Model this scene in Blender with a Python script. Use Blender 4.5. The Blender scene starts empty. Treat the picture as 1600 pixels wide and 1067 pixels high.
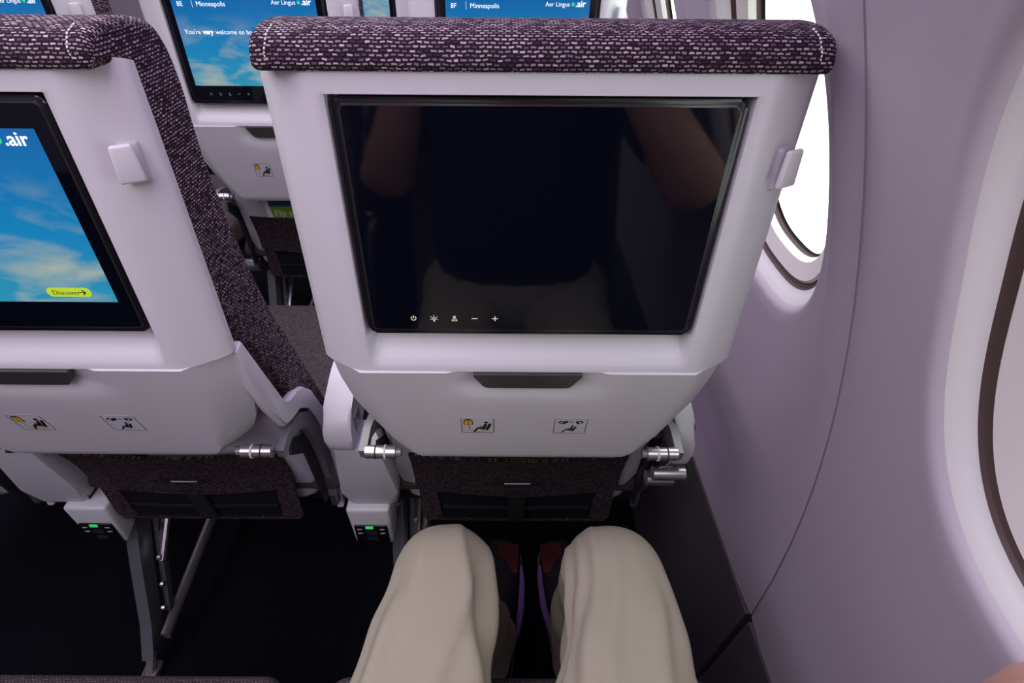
import bpy, bmesh, math, random
from mathutils import Vector, Matrix
random.seed(4)
S = bpy.context.scene
COL = S.collection
R = math.radians

# ------------------------------------------------------------------ camera
cd = bpy.data.cameras.new('camera'); cam = bpy.data.objects.new('camera', cd); COL.objects.link(cam)
cd.sensor_width = 36; cd.lens = 36 * 880 / 1600; cd.shift_x = 18 / 1600
cd.clip_start = .01; cd.clip_end = 200
cam.location = (0, 0, 1.18)
cam.rotation_euler = (Matrix.Rotation(R(90 - 37.53), 4, 'X') @ Matrix.Rotation(R(.4), 4, 'Z')).to_euler()
S.camera = cam

# ------------------------------------------------------------------ light
w = bpy.data.worlds.new('daylight'); S.world = w; w.use_nodes = True
wb = w.node_tree.nodes['Background']; wb.inputs[0].default_value = (.93, 1.0, .97, 1); wb.inputs[1].default_value = 3.2
S.view_settings.view_transform = 'Standard'; S.view_settings.look = 'None'
S.view_settings.gamma = 1; S.view_settings.use_curve_mapping = False
S.view_settings.exposure = -0.10

def area(name, loc, rot, sx, sy, power, col):
    l = bpy.data.lights.new(name, 'AREA'); l.shape = 'RECTANGLE'; l.size = sx; l.size_y = sy
    l.energy = power; l.color = col
    o = bpy.data.objects.new(name, l); COL.objects.link(o); o.location = loc; o.rotation_euler = rot
    return o
# LED strips the cabin has: ceiling cove over the aisle, and wash strips under the bins
area('ceiling_cove_light', (-1.3665, .4, 2.13), (0, 0, 0), .7, 5.0, 48, (.90, .80, 1.0))
area('bin_wash_light', (-.115, .5, 1.592), (0, R(-8), 0), .07, 5.0, 11, (.70, .40, 1.0))
area('reading_panel_light', (-.36, .2, 1.585), (0, 0, 0), .30, 4.4, 17, (1.0, 1.0, .94))

# ------------------------------------------------------------------ materials
def mat(name, col, rough=.5, metal=0, spec=.5, noise=0, nscale=60, bump=0, bscale=400, emit=None, estr=1, coat=0):
    m = bpy.data.materials.new(name); m.use_nodes = True
    nt = m.node_tree; b = nt.nodes['Principled BSDF']
    b.inputs['Base Color'].default_value = (*col, 1); b.inputs['Roughness'].default_value = rough
    b.inputs['Metallic'].default_value = metal; b.inputs['Specular IOR Level'].default_value = spec
    b.inputs['Coat Weight'].default_value = coat
    if emit: b.inputs['Emission Color'].default_value = (*emit, 1); b.inputs['Emission Strength'].default_value = estr
    tc = nt.nodes.new('ShaderNodeTexCoord')
    if noise:
        n = nt.nodes.new('ShaderNodeTexNoise'); n.inputs['Scale'].default_value = nscale; n.inputs['Detail'].default_value = 5
        nt.links.new(tc.outputs['Object'], n.inputs['Vector'])
        mx = nt.nodes.new('ShaderNodeMix'); mx.data_type = 'RGBA'
        mx.inputs[6].default_value = (*[c * (1 - noise) for c in col], 1); mx.inputs[7].default_value = (*[min(1, c * (1 + noise)) for c in col], 1)
        nt.links.new(n.outputs['Fac'], mx.inputs[0]); nt.links.new(mx.outputs[2], b.inputs['Base Color'])
    if bump:
        n2 = nt.nodes.new('ShaderNodeTexNoise'); n2.inputs['Scale'].default_value = bscale; n2.inputs['Detail'].default_value = 3
        nt.links.new(tc.outputs['Object'], n2.inputs['Vector'])
        bp = nt.nodes.new('ShaderNodeBump'); bp.inputs['Strength'].default_value = bump; bp.inputs['Distance'].default_value = .001
        nt.links.new(n2.outputs['Fac'], bp.inputs['Height']); nt.links.new(bp.outputs['Normal'], b.inputs['Normal'])
    return m

def weave(name, dark, mid, light, bw=.0050, rh=.0028, mort=.36, bias=-.05):
    """woven upholstery: staggered pale flecks on dark yarn, from UVs in metres"""
    m = bpy.data.materials.new(name); m.use_nodes = True; nt = m.node_tree; b = nt.nodes['Principled BSDF']
    b.inputs['Roughness'].default_value = .95; b.inputs['Specular IOR Level'].default_value = .15
    uv = nt.nodes.new('ShaderNodeUVMap')
    br = nt.nodes.new('ShaderNodeTexBrick'); br.offset = .5
    br.inputs['Scale'].default_value = 1; br.inputs['Brick Width'].default_value = bw; br.inputs['Row Height'].default_value = rh
    br.inputs['Mortar Size'].default_value = rh * mort; br.inputs['Mortar Smooth'].default_value = .6; br.inputs['Bias'].default_value = bias
    br.inputs['Color1'].default_value = (*mid, 1); br.inputs['Color2'].default_value = (*light, 1); br.inputs['Mortar'].default_value = (*dark, 1)
    nz = nt.nodes.new('ShaderNodeTexNoise'); nz.inputs['Scale'].default_value = 180; nz.inputs['Detail'].default_value = 2
    nt.links.new(uv.outputs['UV'], nz.inputs['Vector'])
    ad = nt.nodes.new('ShaderNodeMix'); ad.data_type = 'VECTOR'; ad.inputs[0].default_value = .0026
    nt.links.new(uv.outputs['UV'], ad.inputs[4]); nt.links.new(nz.outputs['Color'], ad.inputs[5])
    nt.links.new(ad.outputs[1], br.inputs['Vector'])
    nt.links.new(br.outputs['Color'], b.inputs['Base Color'])
    bp = nt.nodes.new('ShaderNodeBump'); bp.invert = True; bp.inputs['Strength'].default_value = .9; bp.inputs['Distance'].default_value = .0012
    nt.links.new(br.outputs['Fac'], bp.inputs['Height']); nt.links.new(bp.outputs['Normal'], b.inputs['Normal'])
    return m

M = dict(
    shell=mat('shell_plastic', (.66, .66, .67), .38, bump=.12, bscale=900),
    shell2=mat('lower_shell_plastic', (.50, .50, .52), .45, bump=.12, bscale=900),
    wall=mat('lining_plastic', (.50, .44, .50), .5, noise=.025, nscale=9, bump=.10, bscale=700),
    wallrim=mat('window_rim', (.80, .80, .78), .4, bump=.05),
    frame=mat('window_inner_frame', (.86, .84, .78), .5, bump=.05),
    seal=mat('window_seal', (.10, .07, .06), .6, bump=.1),
    dado=mat('dado_panel', (.085, .078, .088), .55, noise=.08, nscale=14, bump=.1),
    black=mat('black_plastic', (.006, .006, .008), .22, bump=.02),
    glass=mat('screen_glass', (.002, .003, .007), .05, spec=.5, noise=.1, nscale=5),
    rim=mat('screen_rim', (.05, .05, .055), .18, metal=.6, bump=.02),
    latch=mat('latch_grey', (.075, .070, .068), .38, metal=.3, noise=.12, nscale=90, bump=.05),
    silver=mat('brushed_metal', (.62, .60, .60), .28, metal=.9, noise=.06, nscale=80),
    grey=mat('arm_grey', (.26, .26, .27), .38, metal=.35, noise=.05, nscale=40),
    leg=mat('leg_metal', (.17, .18, .19), .42, metal=.5, noise=.1, nscale=50),
    brace=mat('brace_metal', (.25, .235, .22), .5, metal=.4, noise=.1, nscale=50),
    dark=mat('dark_plastic', (.02, .02, .023), .5, bump=.1),
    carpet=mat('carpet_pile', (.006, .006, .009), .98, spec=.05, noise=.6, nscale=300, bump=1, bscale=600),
    ceil=mat('ceiling_lining', (.72, .70, .73), .6, noise=.02, nscale=8),
    ink=mat('print_black', (.008, .008, .010), .6, noise=.05),
    yellow=mat('print_yellow', (.75, .55, .02), .6, noise=.05),
    blue=mat('print_blue', (.04, .16, .55), .6, noise=.05),
    redp=mat('print_red', (.5, .05, .05), .6, noise=.05),
    label=mat('placard_white', (.64, .64, .65), .45, noise=.02),
    green=mat('print_green', (.20, .42, .02), .6, noise=.1, nscale=120),
    teal=mat('print_navy', (.02, .10, .20), .6, noise=.1, nscale=100),
    paper=mat('paper_white', (.75, .75, .74), .7, noise=.03),
    mesh=mat('pocket_mesh', (.010, .010, .013), .9, spec=.1, noise=.8, nscale=500, bump=.6, bscale=900),
    tape=mat('black_webbing', (.005, .005, .006), .8, noise=.3, nscale=400),
    icon=mat('touch_icon', (.3, .27, .2), .6, emit=(.9, .78, .55), estr=.75),
    icondim=mat('touch_icon_dim', (.1, .1, .12), .6, emit=(.4, .4, .5), estr=.2),
    led=mat('socket_led', (.02, .3, .08), .5, emit=(.05, .7, .2), estr=.6),
    white=mat('screen_text', (.5, .5, .5), .6, emit=(.85, .93, 1.0), estr=1.0),
    btn=mat('screen_button', (.3, .4, .02), .6, emit=(.45, .62, .02), estr=.75),
    btxt=mat('screen_button_text', (.01, .02, .01), .6, emit=(.01, .05, .01), estr=.4),
    shamrock=mat('screen_green_mark', (.02, .3, .1), .6, emit=(.02, .6, .25), estr=.8),
    khaki=None, skin=mat('skin', (.50, .27, .20), .5, noise=.08, nscale=60, bump=.2, bscale=500),
    navy=mat('shirt_navy', (.010, .014, .030), .9, noise=.2, nscale=200, bump=.3),
    hair=mat('hair_brown', (.03, .02, .015), .7, noise=.3, nscale=200, bump=.6),
    eye=mat('eye_white', (.7, .7, .7), .2, noise=.02), lips=mat('lips', (.4, .16, .14), .5, noise=.05),
    shoe=mat('shoe_black', (.008, .008, .010), .7, noise=.3, nscale=200, bump=.4),
    sp=mat('shoe_purple', (.20, .10, .30), .6, noise=.1), sr=mat('shoe_red', (.07, .004, .006), .6, noise=.1),
    sb=mat('shoe_blue', (.02, .07, .16), .7, noise=.2), sg=mat('shoe_green_sole', (.08, .20, .12), .7, noise=.1),
)
M['fabric'] = weave('seat_weave', (.020, .010, .020), (.050, .028, .042), (.60, .49, .51))
M['fabric2'] = weave('cushion_weave', (.05, .040, .042), (.10, .085, .082), (.24, .20, .20), .0040, .0024)
M['pocketfab'] = weave('pocket_weave', (.016, .010, .014), (.045, .030, .036), (.20, .15, .16), .0040, .0026)

def khaki():
    m = mat('trouser_khaki', (.375, .345, .262), .85, spec=.2, noise=.05, nscale=25)
    nt = m.node_tree; b = nt.nodes['Principled BSDF']; tc = nt.nodes.new('ShaderNodeTexCoord')
    wv = nt.nodes.new('ShaderNodeTexWave'); wv.inputs['Scale'].default_value = 420; wv.bands_direction = 'DIAGONAL'
    nt.links.new(tc.outputs['Object'], wv.inputs['Vector'])
    bp = nt.nodes.new('ShaderNodeBump'); bp.inputs['Strength'].default_value = .12; bp.inputs['Distance'].default_value = .0005
    nt.links.new(wv.outputs['Fac'], bp.inputs['Height']); nt.links.new(bp.outputs['Normal'], b.inputs['Normal'])
    return m
M['khaki'] = khaki()

def pane():
    m = bpy.data.materials.new('window_acrylic'); m.use_nodes = True; nt = m.node_tree; nt.nodes.clear()
    o = nt.nodes.new('ShaderNodeOutputMaterial'); t = nt.nodes.new('ShaderNodeBsdfTransparent'); t.inputs[0].default_value = (.96, .98, .96, 1)
    g = nt.nodes.new('ShaderNodeBsdfGlossy'); g.inputs['Roughness'].default_value = .05; mx = nt.nodes.new('ShaderNodeMixShader'); mx.inputs[0].default_value = .05
    nt.links.new(t.outputs[0], mx.inputs[1]); nt.links.new(g.outputs[0], mx.inputs[2]); nt.links.new(mx.outputs[0], o.inputs[0]); return m
M['pane'] = pane()

def sky_screen(name, seed):
    """lit display: a blue sky picture with soft clouds"""
    m = bpy.data.materials.new(name); m.use_nodes = True; nt = m.node_tree; b = nt.nodes['Principled BSDF']
    b.inputs['Base Color'].default_value = (.005, .005, .008, 1); b.inputs['Roughness'].default_value = .15
    uv = nt.nodes.new('ShaderNodeUVMap'); sp = nt.nodes.new('ShaderNodeSeparateXYZ'); nt.links.new(uv.outputs['UV'], sp.inputs[0])
    cr = nt.nodes.new('ShaderNodeValToRGB'); e = cr.color_ramp.elements
    e[0].position = 0; e[0].color = (.03, .36, .56, 1); e[1].position = 1; e[1].color = (.004, .16, .50, 1)
    x = cr.color_ramp.elements.new(.45); x.color = (.008, .27, .60, 1)
    nt.links.new(sp.outputs['Y'], cr.inputs[0])
    mp = nt.nodes.new('ShaderNodeMapping'); mp.inputs['Scale'].default_value = (2.6, 3.6, 1); mp.inputs['Location'].default_value = (seed, seed * .7, seed); mp.inputs['Rotation'].default_value = (0, 0, .35)
    nt.links.new(uv.outputs['UV'], mp.inputs[0])
    nz = nt.nodes.new('ShaderNodeTexNoise'); nz.inputs['Scale'].default_value = 1.3; nz.inputs['Detail'].default_value = 6; nz.inputs['Distortion'].default_value = .5
    nt.links.new(mp.outputs[0], nz.inputs['Vector'])
    c2 = nt.nodes.new('ShaderNodeValToRGB'); c2.color_ramp.elements[0].position = .46; c2.color_ramp.elements[1].position = .72
    nt.links.new(nz.outputs['Fac'], c2.inputs[0])
    lo = nt.nodes.new('ShaderNodeMapRange'); lo.inputs[1].default_value = .85; lo.inputs[2].default_value = .1; nt.links.new(sp.outputs['Y'], lo.inputs[0])
    mu = nt.nodes.new('ShaderNodeMath'); mu.operation = 'MULTIPLY'; nt.links.new(c2.outputs[0], mu.inputs[0]); nt.links.new(lo.outputs[0], mu.inputs[1])
    mx = nt.nodes.new('ShaderNodeMix'); mx.data_type = 'RGBA'; mx.inputs[7].default_value = (.62, .62, .45, 1)
    nt.links.new(mu.outputs[0], mx.inputs[0]); nt.links.new(cr.outputs[0], mx.inputs[6])
    nt.links.new(mx.outputs[2], b.inputs['Emission Color']); b.inputs['Emission Strength'].default_value = .82
    return m
M['skyA'] = sky_screen('display_sky', 3.3); M['skyB'] = sky_screen('display_sky_wide', 7.1)

# ------------------------------------------------------------------ mesh helpers
def obj(name, vs, fs, m, parent=None, smooth=True, uvs=None, sharp=35, loc=(0, 0, 0)):
    me = bpy.data.meshes.new(name); me.from_pydata([tuple(v) for v in vs], [], fs); me.update()
    if uvs:
        l = me.uv_layers.new(name='UVMap')
        for p in me.polygons:
            for li in p.loop_indices: l.data[li].uv = uvs[me.loops[li].vertex_index]
    bm = bmesh.new(); bm.from_mesh(me); bmesh.ops.recalc_face_normals(bm, faces=bm.faces); bm.to_mesh(me); bm.free()
    if smooth:
        for p in me.polygons: p.use_smooth = True
        me.set_sharp_from_angle(angle=R(sharp))
    me.materials.append(M[m]); o = bpy.data.objects.new(name, me); COL.objects.link(o); o.location = loc
    if parent: o.parent = parent
    return o

def from_bm(name, bm, m, parent=None, smooth=True, sharp=35):
    bmesh.ops.recalc_face_normals(bm, faces=bm.faces)
    me = bpy.data.meshes.new(name); bm.to_mesh(me); bm.free()
    if smooth:
        for p in me.polygons: p.use_smooth = True
        me.set_sharp_from_angle(angle=R(sharp))
    me.materials.append(M[m]); o = bpy.data.objects.new(name, me); COL.objects.link(o)
    if parent: o.parent = parent
    return o

def rbox(name, c, size, m, parent=None, bev=.004, seg=3, rot=None, taper=None, uv=False):
    """rounded box; taper=(sx, sy) scales the top face"""
    bm = bmesh.new(); bmesh.ops.create_cube(bm, size=1)
    for v in bm.verts:
        t = v.co.z > 0
        v.co = Vector((v.co.x * size[0] * (taper[0] if taper and t else 1), v.co.y * size[1] * (taper[1] if taper and t else 1), v.co.z * size[2]))
    if bev: bmesh.ops.bevel(bm, geom=list(bm.edges), offset=bev, segments=seg, profile=.5, affect='EDGES', clamp_overlap=True)
    if uv:
        l = bm.loops.layers.uv.new('UVMap')
        for f in bm.faces:
            n = f.normal
            for lp in f.loops:
                p = lp.vert.co
                lp[l].uv = (p.y, p.z) if abs(n.x) > .7 else ((p.x, p.z) if abs(n.y) > .7 else (p.x, p.y))
    if rot: bmesh.ops.rotate(bm, cent=(0, 0, 0), matrix=rot, verts=bm.verts)
    bmesh.ops.translate(bm, vec=c, verts=bm.verts)
    return from_bm(name, bm, m, parent)

def prism(name, pts, axis, a0, a1, m, parent=None, bev=0, seg=2, smooth=True):
    """2D outline pts extruded along an axis from a0 to a1. axis 'x': pts are (y,z); 'y': (x,z); 'z': (x,y)"""
    def P(p, a): return {'x': (a, p[0], p[1]), 'y': (p[0], a, p[1]), 'z': (p[0], p[1], a)}[axis]
    bm = bmesh.new(); A = [bm.verts.new(P(p, a0)) for p in pts]; B = [bm.verts.new(P(p, a1)) for p in pts]
    n = len(pts); bm.faces.new(A); bm.faces.new(B[::-1])
    for i in range(n): bm.faces.new((A[i], B[i], B[(i + 1) % n], A[(i + 1) % n]))
    if bev: bmesh.ops.bevel(bm, geom=[e for e in bm.edges if len({v in A for v in e.verts}) == 1], offset=bev, segments=seg, profile=.5, affect='EDGES', clamp_overlap=True)
    return from_bm(name, bm, m, parent, smooth)

def tube(name, path, rad, m, parent=None, n=12, caps=True, flat=None):
    """tube along a path; rad number or list; flat=(axis vector, factor) squashes the section"""
    P = [Vector(p) for p in path]; vs = []; fs = []
    ref = Vector((1, 0, 0)) if abs((P[-1] - P[0]).normalized().x) < .8 else Vector((0, 0, 1))
    for i, p in enumerate(P):
        t = (P[min(i + 1, len(P) - 1)] - P[max(i - 1, 0)]).normalized()
        a = (ref - t * ref.dot(t)).normalized(); b = t.cross(a); r = rad[i] if isinstance(rad, (list, tuple)) else rad
        for k in range(n):
            q = 2 * math.pi * k / n; d = a * math.cos(q) * r * (flat if flat else 1) + b * math.sin(q) * r
            vs.append(p + d)
    for i in range(len(P) - 1):
        for k in range(n): fs.append((i * n + k, i * n + (k + 1) % n, (i + 1) * n + (k + 1) % n, (i + 1) * n + k))
    if caps: fs.append(tuple(range(n))); fs.append(tuple((len(P) - 1) * n + k for k in range(n)))
    return obj(name, vs, fs, m, parent)

def rrect(w, h, r, n=5, cx=0, cy=0):
    o = []
    for (sx, sy, a0) in ((1, 1, 0), (-1, 1, 90), (-1, -1, 180), (1, -1, 270)):
        for k in range(n + 1):
            a = R(a0 + 90 * k / n); o.append((cx + sx * (w / 2 - r) + r * math.cos(a), cy + sy * (h / 2 - r) + r * math.sin(a)))
    return o

def smooth01(t): t = max(0, min(1, t)); return t * t * (3 - 2 * t)
def interp(tab, x):
    if x <= tab[0][0]: return tab[0][1]
    for (a, b), (c, d) in zip(tab, tab[1:]):
        if x <= c: return b + (d - b) * (x - a) / (c - a)
    return tab[-1][1]

def empty(name, loc, label=None, cat=None, group=None):
    o = bpy.data.objects.new(name, None); COL.objects.link(o); o.location = loc; o.empty_display_size = .1
    return tag(o, label, cat, group)
def tag(o, label=None, cat=None, group=None, kind=None):
    if label: o['label'] = label
    if cat: o['category'] = cat
    if group: o['group'] = group
    if kind: o['kind'] = kind
    return o

_txt = {}
def text_mesh(body, size, align='LEFT', bold=0):
    key = (body, size, align)
    if key in _txt: return _txt[key]
    cu = bpy.data.curves.new('lettering', 'FONT'); cu.body = body; cu.size = size; cu.align_x = align; cu.resolution_u = 3; cu.offset = bold
    o = bpy.data.objects.new('lettering', cu); COL.objects.link(o); bpy.context.view_layer.update()
    me = bpy.data.meshes.new_from_object(o.evaluated_get(bpy.context.evaluated_depsgraph_get()))
    bpy.data.objects.remove(o); _txt[key] = me
    return me
def text(name, body, size, x, z, y, m, parent, align='LEFT', bold=0):
    """lettering standing in the XZ plane, facing -Y"""
    me = text_mesh(body, size, align, bold).copy(); me.transform(Matrix.Rotation(R(90), 4, 'X'))
    me.materials.clear(); me.materials.append(M[m])
    o = bpy.data.objects.new(name, me); COL.objects.link(o); o.location = (x, y, z)
    if parent: o.parent = parent
    return o

# ------------------------------------------------------------------ setting: fuselage
XC, ZC, RW = -1.3665, .42, 1.75        # fuselage centre line and lining radius
def wx(z, off=0): return XC + math.sqrt((RW + off) ** 2 - (z - ZC) ** 2)
def struct(o): o['kind'] = 'structure'; return o
Y0, Y1 = -2.2, 4.3
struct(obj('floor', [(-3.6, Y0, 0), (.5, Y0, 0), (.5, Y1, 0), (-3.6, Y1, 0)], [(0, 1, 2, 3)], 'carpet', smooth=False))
# lining panels, each with a window: seams every .533 m
SEAM, PITCH, WA, WB, WZ, WY = .428, .505, .163, .205, .985, -.273
ZB, ZT = .327, 1.60
def sup(a, b, t, n=2.65):
    c, s = math.cos(t), math.sin(t)
    return (a * math.copysign(abs(c) ** (2 / n), c), b * math.copysign(abs(s) ** (2 / n), s))
def on_wall(y, z, off): 
    # offset along the outward radial direction
    x = wx(z); n = Vector((x - XC, 0, z - ZC)).normalized(); return Vector((x, y, z)) + n * off
NW = 96
def rings_mesh(rings):
    vs = [p for r in rings for p in r]; n = len(rings[0]); fs = []
    for i in range(len(rings) - 1):
        for k in range(n): fs.append((i * n + k, i * n + (k + 1) % n, (i + 1) * n + (k + 1) % n, (i + 1) * n + k))
    return vs, fs
def rect_pt(t, y0, y1, z0, z1, cy, cz):
    c, s = math.cos(t), math.sin(t)
    k = min(((y1 - cy) if c > 0 else (cy - y0)) / max(abs(c), 1e-6), ((z1 - cz) if s > 0 else (cz - z0)) / max(abs(s), 1e-6))
    return (cy + c * k, cz + s * k)
def corner_angles(y0, y1, z0, z1, cy, cz):
    ts = sorted(math.atan2(z - cz, y - cy) % (2 * math.pi) for y in (y0, y1) for z in (z0, z1)); return ts
panel_no = 0
for k in range(-4, 7):
    a, b = SEAM + (k - 1) * PITCH, SEAM + k * PITCH
    cy = b + WY; y0, y1 = a + .0018, b - .0018
    T = [2 * math.pi * i / NW for i in range(NW)]
    for ca in corner_angles(y0, y1, ZB, ZT, cy, WZ):          # snap rays to the panel corners
        i = min(range(NW), key=lambda j: abs(T[j] - ca)); T[i] = ca
    rings = []
    back = [on_wall(*rect_pt(t, y0, y1, ZB, ZT, cy, WZ), .012) for t in T]; rings.append(back)
    for f in [1, .985, .9, .75, .6, .45, .3, .15, .05, 0]:
        ring = []
        for t in T:
            p = rect_pt(t, y0, y1, ZB, ZT, cy, WZ); q = sup(WA + .009, WB + .009, t); q = (cy + q[0], WZ + q[1])
            y, z = q[0] + (p[0] - q[0]) * f, q[1] + (p[1] - q[1]) * f
            # moulded relief: raised shoulder beside each seam, shallow dish towards the window
            edge = min(y - y0, y1 - y); rel = -.005 * smooth01(1 - abs(edge - .030) / .022) * smooth01((z - .62) / .25)
            rel += .004 * (1 - smooth01(edge / .010))
            ring.append(on_wall(y, z, rel + .004 * (1 - smooth01(f / .5))))
        rings.append(ring)
    for (s_, d) in ((.005, .006), (.002, .009), (0, .013)):
        rings.append([on_wall(cy + sup(WA + s_, WB + s_, t)[0], WZ + sup(WA + s_, WB + s_, t)[1], d) for t in T])
    vs, fs = rings_mesh(rings)
    panel_no += 1
    wp = struct(obj('wall_right' if k == 1 else 'wall_right.%03d' % panel_no, vs, fs, 'wall', sharp=50))
    def ring_at(ins, d): return [on_wall(cy + sup(WA - ins, WB - ins, t)[0], WZ + sup(WA - ins, WB - ins, t)[1], d) for t in T]
    wn = struct(bpy.data.objects.new('window_%d' % panel_no, None)); COL.objects.link(wn)
    obj('reveal', *rings_mesh([ring_at(0, .013), ring_at(.003, .015), ring_at(.009, .021), ring_at(.013, .025), ring_at(.015, .026)]), 'wallrim', wn)
    obj('seal', *rings_mesh([ring_at(.014, .026), ring_at(.016, .030), ring_at(.020, .032), ring_at(.023, .031)]), 'seal', wn)
    obj('inner_frame', *rings_mesh([ring_at(.022, .031), ring_at(.025, .029), ring_at(.044, .036), ring_at(.048, .044)]), 'frame', wn)
    obj('pane_seal', *rings_mesh([ring_at(.046, .044), ring_at(.048, .050), ring_at(.051, .050)]), 'seal', wn)
    g = ring_at(.049, .050); obj('pane', g, [tuple(range(NW))], 'pane', wn, smooth=False)
    # outer skin around the opening keeps daylight to the window itself
    obj('outer_frame', *rings_mesh([ring_at(.049, .054), ring_at(-.03, .066), [on_wall(*rect_pt(t, a, b, ZB - .35, ZT, cy, WZ), .066) for t in T]]), 'dado', wn)
# dado below the lining: panels with a dark gap at each seam
def dado(y0, y1, nm):
    prof = [(wx(ZB) + .010, ZB - .004), (wx(ZB) - .001, ZB - .006), (wx(.16) - .006, .16), (wx(.16) - .030, .05), (wx(.16) - .034, 0), (wx(.16) + .02, 0), (wx(ZB) + .02, ZB - .1)]
    vs = [(p[0], y, p[1]) for y in (y0, y1) for p in prof]; n = len(prof)
    fs = [(i, (i + 1) % n, n + (i + 1) % n, n + i) for i in range(n)] + [tuple(range(n)), tuple(range(n, 2 * n))]
    return struct(obj(nm, vs, fs, 'dado', sharp=30))
for i, (a, b) in enumerate(((-1.70, SEAM - .006), (SEAM + .006, 1.48), (1.492, 4.2))): dado(a, b, 'baseboard_right' if i == 0 else 'baseboard_right.%03d' % i)
# closed rest of the cabin: ceiling, bin undersides, far side, ends
def sheet(name, prof, m, y0=Y0, y1=Y1):
    n = len(prof); vs = [(p[0], y, p[1]) for y in (y0, y1) for p in prof]
    return struct(obj(name, vs, [(i, i + 1, n + i + 1, n + i) for i in range(n - 1)], m))
half = [(wx(1.60) + .02, 1.60), (-.10, 1.612), (-.16, 1.60), (-.60, 1.60), (-.70, 1.68), (-.82, 2.05), (-.95, 2.16)]
sheet('ceiling', half + [(2 * XC - x, z) for x, z in half[::-1]], 'ceil')
sheet('wall_left', [(2 * XC - wx(z), z) for z in (0, .2, .4, .6, .8, 1.0, 1.2, 1.4, 1.6)], 'wall')
for nm, y in (('wall_front', Y1), ('wall_back', Y0)):
    struct(obj(nm, [(-3.7, y, 0), (.6, y, 0), (.6, y, 2.2), (-3.7, y, 2.2)], [(0, 1, 2, 3)], 'wall', smooth=False))

# ------------------------------------------------------------------ the seat
def edge_y(z): return interp([(.60, .125), (.67, .085), (.75, .045), (.83, .018), (.93, .002), (1.2, 0)], z)   # rear line of the back, side view
def make_shell(p, wings):
    zs = [.8145, .8155, .819, .824, .832, .842, .850, .8535, .8565, .8575, .87, .90, .95, 1.0, 1.05, 1.0735, 1.0745, 1.0775, 1.082, 1.092, 1.10]
    xs = [0, .03, .06, .09, .12, .136, .143, .148, .1515, .1545, .1555, .1585, .163, .168, .172, .176]
    xs = [-x for x in xs[:0:-1]] + xs
    cols = [('c', -.204, .036), ('c', -.2080, .032), ('c', -.2088, .027), ('c', -.2070, .022), ('c', -.199, .0145), ('c', -.186, .006)] + [('f', x, 0) for x in xs] + [('c', .186, .006), ('c', .199, .0145), ('c', .2070, .022), ('c', .2088, .027), ('c', .2080, .032), ('c', .204, .036)]
    vs = []; 
    for z in zs:
        ey = 0
        for kind, x, y in cols:
            if kind == 'c': vs.append((x, y + ey, min(z, 1.096 - .35 * max(0, y - .010)))); continue
            ax = abs(x); d = .0
            d += .004 * smooth01((ax - .166) / .012)                          # roll towards the chamfer
            inx = 1 - smooth01((ax - .146) / .011)
            scoop = .024 * smooth01((z - .818) / .040) * inx                    # ledge below the screen
            rec = .024 if (ax < .155 and .857 < z < 1.074) else 0
            if z > .857 and rec == 0: scoop = 0 if ax > .1555 or z > 1.074 else scoop
            vs.append((x, -.004 + d + max(scoop, rec) + ey, z))
    n = len(cols); fs = [(i * n + k, i * n + k + 1, (i + 1) * n + k + 1, (i + 1) * n + k) for i in range(len(zs) - 1) for k in range(n - 1)]
    o = obj('back_shell', vs, fs, 'shell', p, sharp=45)
    # wing: edge strip running down beside the tray and arching over the tray arm
    for sd in wings:
        pts = [(.044, .814), (.066, .75), (.090, .678), (.105, .665), (.13, .663), (.155, .649), (.178, .622), (.198, .57), (.214, .50), (.222, .445), (.214, .38), (.192, .335),
               (.180, .340), (.192, .40), (.196, .45), (.188, .51), (.172, .575), (.155, .612), (.13, .636), (.10, .642), (.078, .650), (.056, .70), (.036, .755), (.027, .812)]
        prism('side_wing', pts, 'x', sd * .197, sd * .2095, 'shell', p, bev=.003)
    return o

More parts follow.
